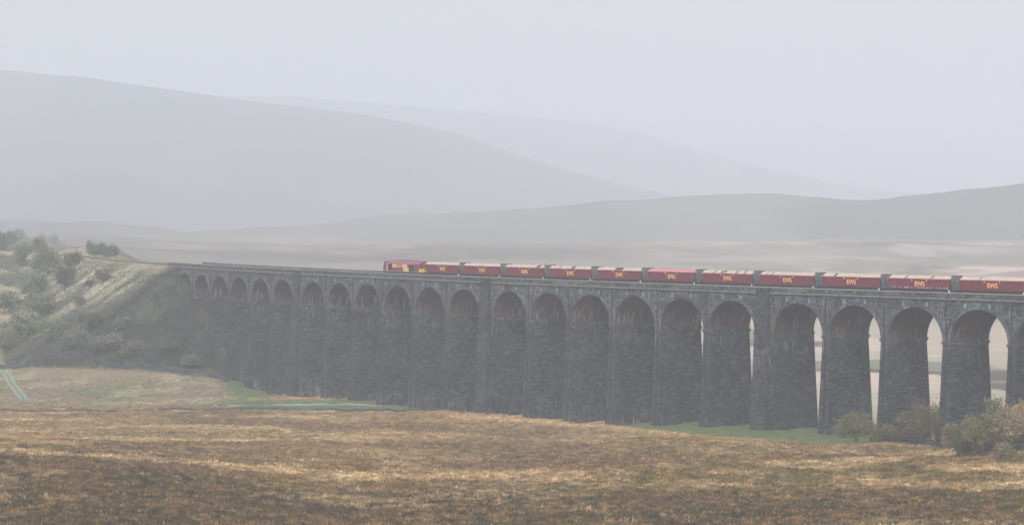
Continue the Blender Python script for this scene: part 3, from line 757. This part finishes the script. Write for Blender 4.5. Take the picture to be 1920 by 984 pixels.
def loco():
    o = empty('diesel_locomotive', (0, 0, 0), label='maroon diesel locomotive with gold lettering leading the freight train, at its far left end', cat='locomotive')
    h = 10.35; yw = 1.32
    # body shell: section (y,z) swept in x
    sec = [(-yw, 1.15), (-yw, 3.02), (-1.05, 3.55), (-.55, 3.78), (.55, 3.78), (1.05, 3.55), (yw, 3.02), (yw, 1.15)]
    mb = MB(); x0, x1 = -h+2.3, h-2.3
    n = len(sec)
    for i in range(n):
        j = (i+1) % n; mi = 1 if 1 <= i <= 5 else 0
        mb.face([(x0, *sec[j]), (x1, *sec[j]), (x1, *sec[i]), (x0, *sec[i])], None, mi)
    mb.face([(x0, *q) for q in sec]); mb.face([(x1, *q) for q in sec[::-1]])
    mb.build('engine_house', [M_maroon, M_maroonroof], o)
    for sg in (-1, 1):                                     # cabs with raked noses
        mb = MB(); pr = [(sg*(h-2.3), 1.15), (sg*h, 1.15), (sg*(h+.02), 2.2), (sg*(h-.42), 3.15), (sg*(h-.75), 3.62), (sg*(h-2.3), 3.62)]
        if sg < 0: pr = pr[::-1]
        mb.prism(pr, -1.33, 1.33); cab = mb.build('cab', [M_maroon], o, bevel=.05)
        mb = MB(); q = [(h+.012, 2.3), (h-.36, 3.08)]
        for y0, y1 in ((-1.15, -.08), (.08, 1.15)):
            mb.face([(sg*(q[0][0]-.02), y0, q[0][1]), (sg*(q[0][0]-.02), y1, q[0][1]), (sg*(q[1][0]+.02), y1, q[1][1]), (sg*(q[1][0]+.02), y0, q[1][1])])
        mb.build('windscreen', M_window, cab)
        mb = MB(); a_, b_ = sorted((sg*(h-.95), sg*(h-1.65)))
        mb.box((a_, -1.352, 2.35), (b_, -1.333, 3.0)); mb.box((a_, 1.333, 2.35), (b_, 1.352, 3.0)); mb.build('side_window', M_window, cab)
        mb = MB(); a_, b_ = sorted((sg*(h-1.85), sg*(h-2.2)))
        mb.box((a_, -1.352, 1.3), (b_, -1.333, 3.2)); mb.build('cab_door', M_white if sg < 0 else M_maroon, cab)
        mb = MB(); a_, b_ = sorted((sg*(h+.03), sg*(h+.075)))
        mb.box((a_, -1.25, 1.2), (b_, 1.25, 2.12)); mb.build('yellow_panel', M_yellow, cab, bevel=.02)
        for y in (-.85, .85):
            mb = MB(); mb.cyl((sg*(h+.09), y, 1.75), .13, .06, 'x', 12); mb.build('headlight', M_white, cab)
        mb = MB()
        for y in (-.87, .87): mb.cyl((sg*(h+.2), y, 1.05), .1, .4, 'x', 10); mb.cyl((sg*(h+.42), y, 1.05), .26, .06, 'x', 14)
        a_, b_ = sorted((sg*(h-.4), sg*(h+.05))); mb.box((a_, -1.25, .75), (b_, 1.25, 1.14)); mb.build('buffer_beam', M_dark, o)
    mb = MB(); mb.prism([(h-2.7, 1.3), (h-.1, 1.3), (h-.1, 2.0), (h-2.7, 2.0)], -1.375, -1.354); mb.build('gold_panel', M_yellow, o)
    # dark radiator grilles and the gold band
    for nm, xa, xb, za, zb_ in (('air_grille', -8.1+.35, -5.9, 1.55, 3.0), ('radiator_grille', 2.7, 5.3, 1.35, 2.9)):
        mb = MB(); mb.box((xa, -1.352, za), (xb, -1.322, zb_)); mb.box((xa, 1.322, za), (xb, 1.352, zb_))
        for i in range(8): zz = za+.1+(zb_-za-.2)*i/7; mb.box((xa+.06, -1.385, zz-.03), (xb-.06, -1.353, zz+.03))
        mb.build(nm, M_dark, o)
    mb = MB(); mb.prism([(-5.7, 2.15), (1.8, 2.15), (1.8, 2.95), (-5.7, 2.95)], -1.345, -1.322); mb.prism([(-.2, 1.28), (2.55, 1.28), (2.55, 2.14), (-.2, 2.14)], -1.345, -1.322)
    mb.build('gold_band', M_goldf, o)
    text_mesh('EW&S', 1.15, 'company_lettering', M_maroon, o, (-2.0, -1.36, 2.55), .01)
    mb = MB(); mb.box((-h+.3, -1.36, 1.16), (h-.3, -1.322, 1.27)); mb.build('sole_bar', M_pinkrim, o)
    mb = MB()
    for x in (-4.5, 3.8): mb.cyl((x, 0, 3.83), .7, .12, 'z', 16)
    mb.box((-1.8, -.5, 3.785), (.8, .5, 3.93)); mb.build('roof_fan', M_dark, o)
    mb = MB(); mb.prism([(-3.2, .95), (-2.9, .35), (2.9, .35), (3.2, .95)], -1.2, 1.2); mb.box((-h+.4, -1.25, .95), (h-.4, 1.25, 1.149)); mb.build('fuel_tank', M_dark, o)
    for cx in (-6.6, 6.6):
        mb = MB()
        for y in (-1.12, 1.12):
            mb.prism([(cx-2.5, .45), (cx+2.5, .45), (cx+2.4, .85), (cx-2.4, .85)], y-.08, y+.08)
        b = mb.build('bogie', M_dark, o)
        for dx in (-1.85, 0, 1.85):
            mb = MB()
            for y in (-.78, .78): mb.cyl((cx+dx, y, .53), .53, .13, 'y', 20)
            mb.build('wheelset', M_wheel, b)
    return o
# where the gaps stand in the photograph
_q = np.array([P(v, 1.75+1.4, 0) for v in np.arange(0, 400, 1.0)]); _xq = 960+F*_q[:, 0]/_q[:, 1]
def s_at(x): return float(np.interp(x, _xq, np.arange(0, 400, 1.0)))
lo = loco(); SF = s_at(717); place(lo, SF+10.7)
gs = np.array([s_at(x) for x in (865, 942, 1023, 1113, 1210, 1308, 1418, 1535, 1658, 1788)])
pf = np.polyfit(np.arange(1, 11), gs, 1); pitch, g0 = pf
w0 = wagon()
desc = ['dust-topped maroon hopper wagon coupled directly behind the locomotive, unbroken cream top',
        'second maroon hopper wagon behind the locomotive, unbroken pale cream top',
        'third maroon hopper wagon behind the locomotive, its pale top broken near the right end',
        'fourth maroon hopper wagon behind the locomotive, its pale top in three pieces',
        'fifth maroon hopper wagon behind the locomotive, a dark break in its top left of centre',
        'maroon hopper wagon with a dull pink top, sixth behind the locomotive',
        'maroon hopper wagon with a patchy broken top, seventh behind the locomotive',
        'maroon hopper wagon with two dark cracks near the left of its bright cream top',
        'maroon hopper wagon with one dark crack in the left third of its cream top',
        'maroon hopper wagon with white scuffs along its lower edge, second whole wagon from the right',
        'nearest whole maroon hopper wagon, above the rightmost full arch',
        'front corner of a maroon hopper wagon just entering at the right picture edge']
gaps = [[], [], [(.80, .90)], [(.22, .25), (.52, .60)], [(.40, .58)], [], [(.22, .25), (.36, .46), (.66, .69), (.82, .86)], [(.10, .12), (.20, .225)],
        [(.19, .235)], [(.26, .29), (.68, .71)], [(.3, .32)], []]
WG = []
for i in range(12):
    o = w0 if i == 0 else copy_tree(w0)
    WG.append(o)
for i, o in enumerate(WG):
    o['label'] = desc[i]; o['category'] = 'freight wagon'; o['group'] = 'hopper wagons of the freight train'
    place(o, g0+pitch*(i+.5)); canopy(o, gaps[i], i != 5)
# pale scuffs along the lower edge of one wagon's side
M_scuff = plain('white_scuff', (.5, .46, .46), .8, var=.3)
r = random.Random(4)
for i in range(18):
    x = -7+14*i/17+r.uniform(-.2, .2); a = r.uniform(.08, .35); hh = r.uniform(.05, .14)
    if 3 < x < 4: continue
    z_ = 1.46+r.uniform(0, .12); y = -1.18-(z_-1.28)*.132-.03; mb = MB()
    mb.prism([(x-a, z_), (x-a*.3, z_-hh*.8), (x+a*.8, z_-hh), (x+a, z_+hh*.2), (x+a*.2, z_+hh)], y-.05, y); mb.build('white_scuff', M_scuff, WG[9])

# ------------------------------------------------------------------ dry stone walls
def stone_wall(name, pts, h, th, label, group=None, seed=0, lift=0):
    r = random.Random(seed); mb = MB()
    pts = [np.array(p[:2]) for p in pts]; seg = []; L = 0
    for a, b in zip(pts[:-1], pts[1:]):
        n = max(1, int(np.linalg.norm(b-a)/.55))
        for i in range(n): seg.append(a+(b-a)*i/n)
    seg.append(pts[-1]); seg = np.array(seg); zz = ground(seg[:, 0], seg[:, 1])
    prev = None; u = 0
    base = seg[len(seg)//2]; bz = zz[len(seg)//2]
    for i in range(len(seg)):
        d = seg[min(i+1, len(seg)-1)]-seg[max(i-1, 0)]; d = d/np.linalg.norm(d); nn = np.array([-d[1], d[0]])
        hh = h*(1+r.uniform(-.16, .12)); j = r.uniform(-.05, .05)
        ring = []
        for (a, b) in ((-th/2, -.4), (-th/2*.75+j, hh*.85), (-th*.2, hh), (th*.2, hh), (th/2*.75+j, hh*.85), (th/2, -.4)):
            p = seg[i]+nn*a; ring.append((p[0]-base[0], p[1]-base[1], zz[i]+b-bz+lift))
        if prev:
            for q in range(5): mb.face([prev[q], ring[q], ring[q+1], prev[q+1]], [(u-.55, prev[q][2]), (u, ring[q][2]), (u, ring[q+1][2]), (u-.55, prev[q+1][2])])
        else: mb.face(ring)
        prev = ring; u += .55
    mb.face(prev[::-1])
    # loose cope stones on top
    for i in range(0, len(seg)-1):
        p = seg[i]-base; s_ = r.uniform(.12, .24); zt = zz[i]-bz+h*.98+lift
        c = [(p[0]+r.uniform(-.05, .05)+dx*s_, p[1]+dy*s_*.8, zt+dz*s_+.03) for dz in (-.6, .7) for dx, dy in ((-1, -1), (1, -1), (1, 1), (-1, 1))]
        mb.hexa(c)
    o = mb.build(name, M_wall); o.location = (base[0], base[1], bz)
    return tag(o, label, 'wall', group)
stone_wall('dry_stone_wall', [hit(-60, 680), hit(60, 684), hit(200, 688), hit(300, 694), hit(372, 702)], 1.15, .7, 'dark dry stone wall running along the foot of the railway bank at left', seed=1)
stone_wall('dry_stone_wall', [hit(392, 706), hit(415, 712), hit(428, 716)], 1.4, .7, 'short dark stretch of dry stone wall ending against the leftmost tall pier', seed=2)
stone_wall('dry_stone_wall', [hit(-60, 771), hit(150, 770), hit(400, 769), hit(620, 768), hit(838, 770)], .26, .4, 'very low dark stone wall crossing the moor from the left edge to the piers', seed=3)
stone_wall('dry_stone_wall', [hit(1632, 827), hit(1700, 829), hit(1745, 834), hit(1765, 838)], .85, .6, 'tumbled grey dry stone wall below the bare-topped bush', seed=4)
stone_wall('dry_stone_wall', [hit(1850, 843), hit(1890, 845), hit(1960, 849), hit(2060, 852)], .9, .6, 'tumbled dark dry stone wall running off at the right edge', seed=5)

# ------------------------------------------------------------------ tracks
def ribbon(name, pts, wd, col, off=.1, cols=None):
    pts = np.array([p[:2] for p in pts]); seg = []
    for a, b in zip(pts[:-1], pts[1:]):
        n = max(2, int(np.linalg.norm(b-a)/.8)); seg += [a+(b-a)*i/n for i in range(n)]
    seg.append(pts[-1]); seg = np.array(seg); d = np.gradient(seg, axis=0); 
    for _ in range(6): d[1:-1] = (d[:-2]+d[1:-1]+d[2:])/3
    d /= np.linalg.norm(d, axis=1)[:, None]; nn = np.c_[-d[:, 1], d[:, 0]]
    k = np.linspace(-.5, .5, 9); V = []; Cc = []
    for q in k:
        p = seg+nn*wd*q; V.append(np.c_[p, ground(p[:, 0], p[:, 1])+off]); c = np.array(cols(abs(q)) if cols else col)
        Cc.append(np.tile(c, (len(seg), 1))*(.8+.4*fbm(p[:, 0]/2, p[:, 1]/2, 3, 3))[:, None])
    V = np.stack(V, 1).reshape(-1, 3); Cc = np.stack(Cc, 1).reshape(-1, 3); n = len(seg); i = np.arange(n*9).reshape(n, 9)
    Q = np.c_[i[:-1, :-1].ravel(), i[:-1, 1:].ravel(), i[1:, 1:].ravel(), i[1:, :-1].ravel()]
    return tag(np_mesh(name, V, Q, M_ground, Cc), kind='structure')
pale = (.33, .36, .33)
ribbon('track', [hit(2, 690), hit(14, 703), hit(22, 720), hit(34, 736), hit(44, 748), hit(62, 752)], 2.3, pale, .12, lambda q: (.24, .27, .24) if q > .22 else (.15, .19, .11))
ribbon('path', [hit(430, 760), hit(560, 759), hit(700, 761), hit(835, 767)], 1.8, (.24, .27, .27), .08)

# ------------------------------------------------------------------ trees and bushes
def tree_mesh(seed, h, rx, ry, col, nleaf=4200, bare=0.0, leaf=.165, low=.15, open_=.0, trunks=3, lobes=9):
    r = np.random.default_rng(seed); rr = random.Random(seed)
    tmb = MB(); cents = []
    for k in range(trunks):
        a = rr.uniform(0, 6.28); x0_, y0_ = .35*math.cos(a), .35*math.sin(a); th = h*rr.uniform(.35, .6)
        x1_, y1_ = rx*.35*math.cos(a), ry*.35*math.sin(a)
        tmb.tube([(x0_*.3, y0_*.3, -.3), (x0_, y0_, th*.4), (x1_, y1_, th)], [.05*h*.5+.03, .035*h*.5+.02, .02*h*.5+.01], 6)
        for q in range(5):
            a2 = a+rr.uniform(-1.3, 1.3); e = (rx*rr.uniform(.5, .9)*math.cos(a2), ry*rr.uniform(.5, .9)*math.sin(a2), h*rr.uniform(.45, .95))
            m = ((x1_+e[0])/2+rr.uniform(-.2, .2), (y1_+e[1])/2, (th+e[2])/2+.2)
            tmb.tube([(x1_*.8, y1_*.8, th*rr.uniform(.5, .95)), m, e], [.05, .035, .012], 4)
            for z2 in range(4 if bare else 2):
                e2 = tuple(np.array(e)+np.array([rr.uniform(-.8, .8), rr.uniform(-.8, .8), rr.uniform(.1, .9)])); tmb.tube([m, tuple((np.array(e)+np.array(e2))/2), e2], [.022, .016, .008], 3)
    for k in range(lobes):
        u = rr.uniform(0, 6.28); q = rr.random()**.5*.72; zz = rr.uniform(low+.18, .80)
        cap = math.sqrt(max(.15, 1-((zz-.45)/.62)**2))
        cents.append((rx*q*cap*math.cos(u), ry*q*cap*math.sin(u), h*zz, rr.uniform(.26, .42), rr.uniform(.82, 1.18)))
    n = int(nleaf*(1-bare*.6)); ci = r.integers(0, lobes, n); cc = np.array(cents)[ci]
    d = r.normal(size=(n, 3)); d /= np.linalg.norm(d, axis=1)[:, None]; rad = r.random(n)**.45
    sc_ = np.c_[rx*cc[:, 3]*1.15, ry*cc[:, 3]*1.15, h*cc[:, 3]*.72]
    p = cc[:, :3]+d*rad[:, None]*sc_*(1+.25*r.normal(size=(n, 1))*(rad > .8)[:, None])
    p = p[(p[:, 2] > h*low*.4)]; n = len(p); ci = ci[:n]
    a = r.normal(size=(n, 3)); a /= np.linalg.norm(a, axis=1)[:, None]; b = np.cross(a, r.normal(size=(n, 3))); b /= np.linalg.norm(b, axis=1)[:, None]
    sz = leaf*(.6+.8*r.random(n))[:, None]
    V = np.stack([p-a*sz, p+b*sz*.6, p+a*sz, p-b*sz*.6], 1).reshape(-1, 3)
    cl = np.array([col])*cc[:n, 4:5]*np.exp(r.normal(0, .15, (n, 1)))
    cl = cl*(1+r.normal(0, .08, (n, 3)))
    return tmb, V, np.repeat(np.clip(cl, .01, .6), 4, 0)
def tree(name, loc, seed, h, rx, ry, col, label, cat='bush', group=None, **k):
    o = empty(name, loc, label=label, cat=cat, group=group)
    tmb, V, cl = tree_mesh(seed, h, rx, ry, col, **k)
    tmb.build('trunk', M_bark, o)
    np_mesh('crown', V, np.arange(len(V)).reshape(-1, 4), M_leaf, cl, o, smooth=False)
    return o
def ground_pt(x, D): X = (x-960)*D/F; return (X, D, float(ground(np.array([X]), np.array([D]))[0]))
olive = (.125, .12, .058); ygreen = (.165, .165, .078); brown = (.145, .125, .07); grey = (.165, .155, .10); rust = (.24, .165, .08)
T = [  # name, x, base y, D, height, rx, ry, colour, label
    ('bush', 1606, 828, 0, 6.2, 4.6, 3.0, ygreen, 'rounded yellow-green bush standing alone left of the bushes by the right piers', dict(bare=0, lobes=12)),
    ('bush', 1583, 822, -4, 3.6, 2.6, 2.0, grey, 'small thin greyish bush against the left side of the rounded yellow-green bush', dict(bare=.3)),
    ('bush', 1668, 830, -1, 3.4, 3.3, 2.0, olive, 'low dark bush between the rounded bush and the bare-topped one', dict(bare=0)),
    ('bush', 1735, 834, 0, 8.8, 6.0, 3.5, brown, 'tall brown half-bare bush in front of the narrow gap between two right piers', dict(bare=.25, nleaf=7000, lobes=16)),
    ('bush', 1765, 836, 4, 5.0, 2.2, 2.2, (.055, .058, .040), 'dark narrow ivy-covered stem right of the brown half-bare bush', dict(bare=0, lobes=7)),
    ('bush', 1778, 834, -4, 7.0, 3.2, 2.4, grey, 'thin grey twiggy bush rising behind the dark ivy-covered stem', dict(bare=.7)),
    ('bush', 1796, 846, 8, 5.6, 3.6, 3.0, olive, 'dense dark olive bush with an orange-tinged left top beside the spreading tree', dict(bare=0, nleaf=6000, lobes=12)),
    ('bush', 1782, 838, 9, 5.2, 2.0, 2.0, rust, 'small orange-brown bush partly covering the dense dark olive one', dict(bare=.2, lobes=6)),
    ('tree', 1842, 842, 4, 7.0, 4.4, 3.5, ygreen, 'spreading green tree with a forked pale trunk near the right wall', dict(bare=0, low=.35, nleaf=6000, trunks=4, lobes=14)),
    ('bush', 1872, 838, -4, 7.2, 3.0, 2.5, grey, 'grey twiggy bush behind the spreading green tree', dict(bare=.5)),
    ('tree', 1908, 843, 0, 8.2, 4.2, 3.5, (.28, .23, .145), 'pale tan-topped tree at the right picture edge before the last pier', dict(bare=.2, nleaf=6500, lobes=14)),
    ('bush', 1880, 846, 6, 3.4, 3.0, 2.0, (.19, .16, .10), 'low straw-coloured bush at the foot of the two rightmost trees', dict(bare=.1)),
]
for i, (nm, x, y, dd, h, rx, ry, col, lab, k) in enumerate(T):
    X, D, z_ = hit(x, y); X, D, z_ = ground_pt(x, D-dd)
    tree(nm, (X, D, z_-.1), 40+i, h, rx, ry, col, lab, 'tree' if nm == 'tree' else 'bush', 'trees and bushes by the right-hand piers', **k)
# left: trees and scrub on the bank and hillside, leaf colours paled to add haze
LT = [(10, 470, 8, 6, 'greygreen'), (45, 500, 9, 5, 'greygreen'), (75, 478, 7, 4, 'brown'), (100, 460, 9, 4, 'grey'), (90, 520, 10, 6, 'greygreen'), (122, 545, 9, 4, 'dark'),
      (60, 560, 9, 6, 'greygreen'), (20, 590, 8, 6, 'olive'), (75, 600, 9, 6, 'olive'), (45, 640, 9, 6, 'olive'), (100, 640, 7, 5, 'olive'), (140, 655, 6, 5, 'grey'), (15, 660, 7, 5, 'olive'),
      (200, 660, 6, 6, 'grey'), (250, 670, 5, 5, 'grey'), (320, 660, 3.4, 4, 'dark'), (365, 688, 3.6, 4, 'greygreen'), (170, 620, 6, 4, 'dark'), (150, 575, 4, 2.5, 'grey'), (205, 600, 3.5, 3, 'grey'),
      (195, 530, 4.5, 3.2, 'brown'), (168, 540, 3, 1.6, 'dark'), (225, 620, 4, 3.5, 'greygreen'), (135, 505, 6, 4, 'dark'), (30, 445, 9, 7, 'greygreen'), (75, 455, 8, 5, 'grey')]
pal = dict(greygreen=(.13, .155, .10), brown=(.13, .12, .08), grey=(.15, .155, .115), olive=(.16, .18, .10), dark=(.08, .095, .062))
cats = dict(greygreen='grey-green', brown='brownish', grey='greyish', olive='pale olive', dark='dark')
def bank_label(i, x, y, tone):
    where = ('at the foot of the railway bank' if y > 610 else 'halfway up the railway bank' if y > 530 else 'high on the hillside at the far left' if x < 140 else 'near the top of the railway bank')
    return where, tone
labs = ['big rounded grey-green bush at the left edge below the skyline scrub', 'grey-green tree on the upper hillside, second from the left edge', 'small brown tree against the pale scree high on the left hillside',
        'lone greyish tree standing above the pale scree patch', 'broad grey-green tree in the middle of the left hillside scrub', 'dark narrow tree at the left end of the pale grass ribs',
        'grey-green tree below the broad one on the left hillside', 'olive bush at the left edge halfway down the hillside', 'pale olive tree below the pale grass patch on the bank', 'broad olive tree above the wall near the left edge',
        'olive bush above the wall, right of the broad olive tree', 'greyish bush low on the bank right of the olive bushes', 'olive bush at the left edge just above the bend of the track', 'greyish scrub clump low in the middle of the dark bank',
        'greyish scrub clump low on the bank above the middle of the wall', 'dark scrub low on the bank towards the piers', 'low rounded grey-green bush at the foot of the leftmost piers', 'dark scrub clump left of centre on the lower bank',
        'small grey bush between two pale grass ribs', 'small grey bush low on the grass ribs, right of the dark scrub', 'brown bush at the top of the pale grass ribs', 'tiny dark tree on a pale grass rib',
        'grey-green scrub clump below the lowest grass rib', 'dark tree left of the uppermost grass ribs', 'grey-green clump of trees on the left skyline', 'greyish tree on the skyline right of the leftmost clump']
protos = {}
def proto_tree(loc, seedkey, h, rx, tone, lab, group):
    key = (seedkey % 4, tone)
    if key not in protos:
        o = tree('bush', loc, 100+len(protos), 6.0, 4.6, 4.0, pal[tone], lab, 'bush', group, nleaf=2600, bare=.1, leaf=.25, lobes=14); protos[key] = o
    else:
        o = copy_tree(protos[key]); o['label'] = lab; o.location = loc
    o.scale = (rx/4.6, rx/4.6, h/6.0); o.rotation_euler = (0, 0, random.uniform(0, 6.28))
    return o
for i, (x, y, h, rx, tone) in enumerate(LT):
    p = hit(x, y, 600, 1900); proto_tree((p[0], p[1], p[2]-.2), i, h, rx, tone, labs[i], 'trees and scrub on the left bank')
for x, y, h, rx, tone, lab in ((168, 462, 6, 1.6, 'grey', 'thin lone tree standing up on the skyline behind the bank top'), (200, 482, 5, 5.5, 'greygreen', 'long low grey-green bush on the skyline left of the bank top'),
                               (178, 484, 5.5, 4.5, 'greygreen', 'low bush on the skyline at the left end of the hedge'), (238, 486, 4.5, 6, 'dark', 'dark low bush on the skyline nearest the viaduct end')):
    D = 985; X = (x-960)*D/F; z_ = float(ground(np.array([X]), np.array([float(D)]))[0])
    proto_tree((X, D, z_-.3), int(x), max(h, CZ-(y-h*5.5-HY)*D/F-z_ if False else h), rx, tone, lab, 'bushes on the skyline behind the bank')

# ------------------------------------------------------------------ haze
mb = MB(); mb.box((-9500, -60, -60), (9500, 10500, 470))
m = bpy.data.materials.new('haze'); m.use_nodes = True; n = m.node_tree.nodes; n.clear()
out = n.new('ShaderNodeOutputMaterial'); pv = n.new('ShaderNodeVolumePrincipled'); pv.inputs['Density'].default_value = HAZE
pv.inputs['Color'].default_value = (.868, .917, 1.0, 1); pv.inputs['Anisotropy'].default_value = 0.0
m.node_tree.links.new(pv.outputs[0], out.inputs['Volume'])
hz = mb.build('haze', m); tag(hz, 'thin grey mist filling the valley', 'haze', kind='stuff')
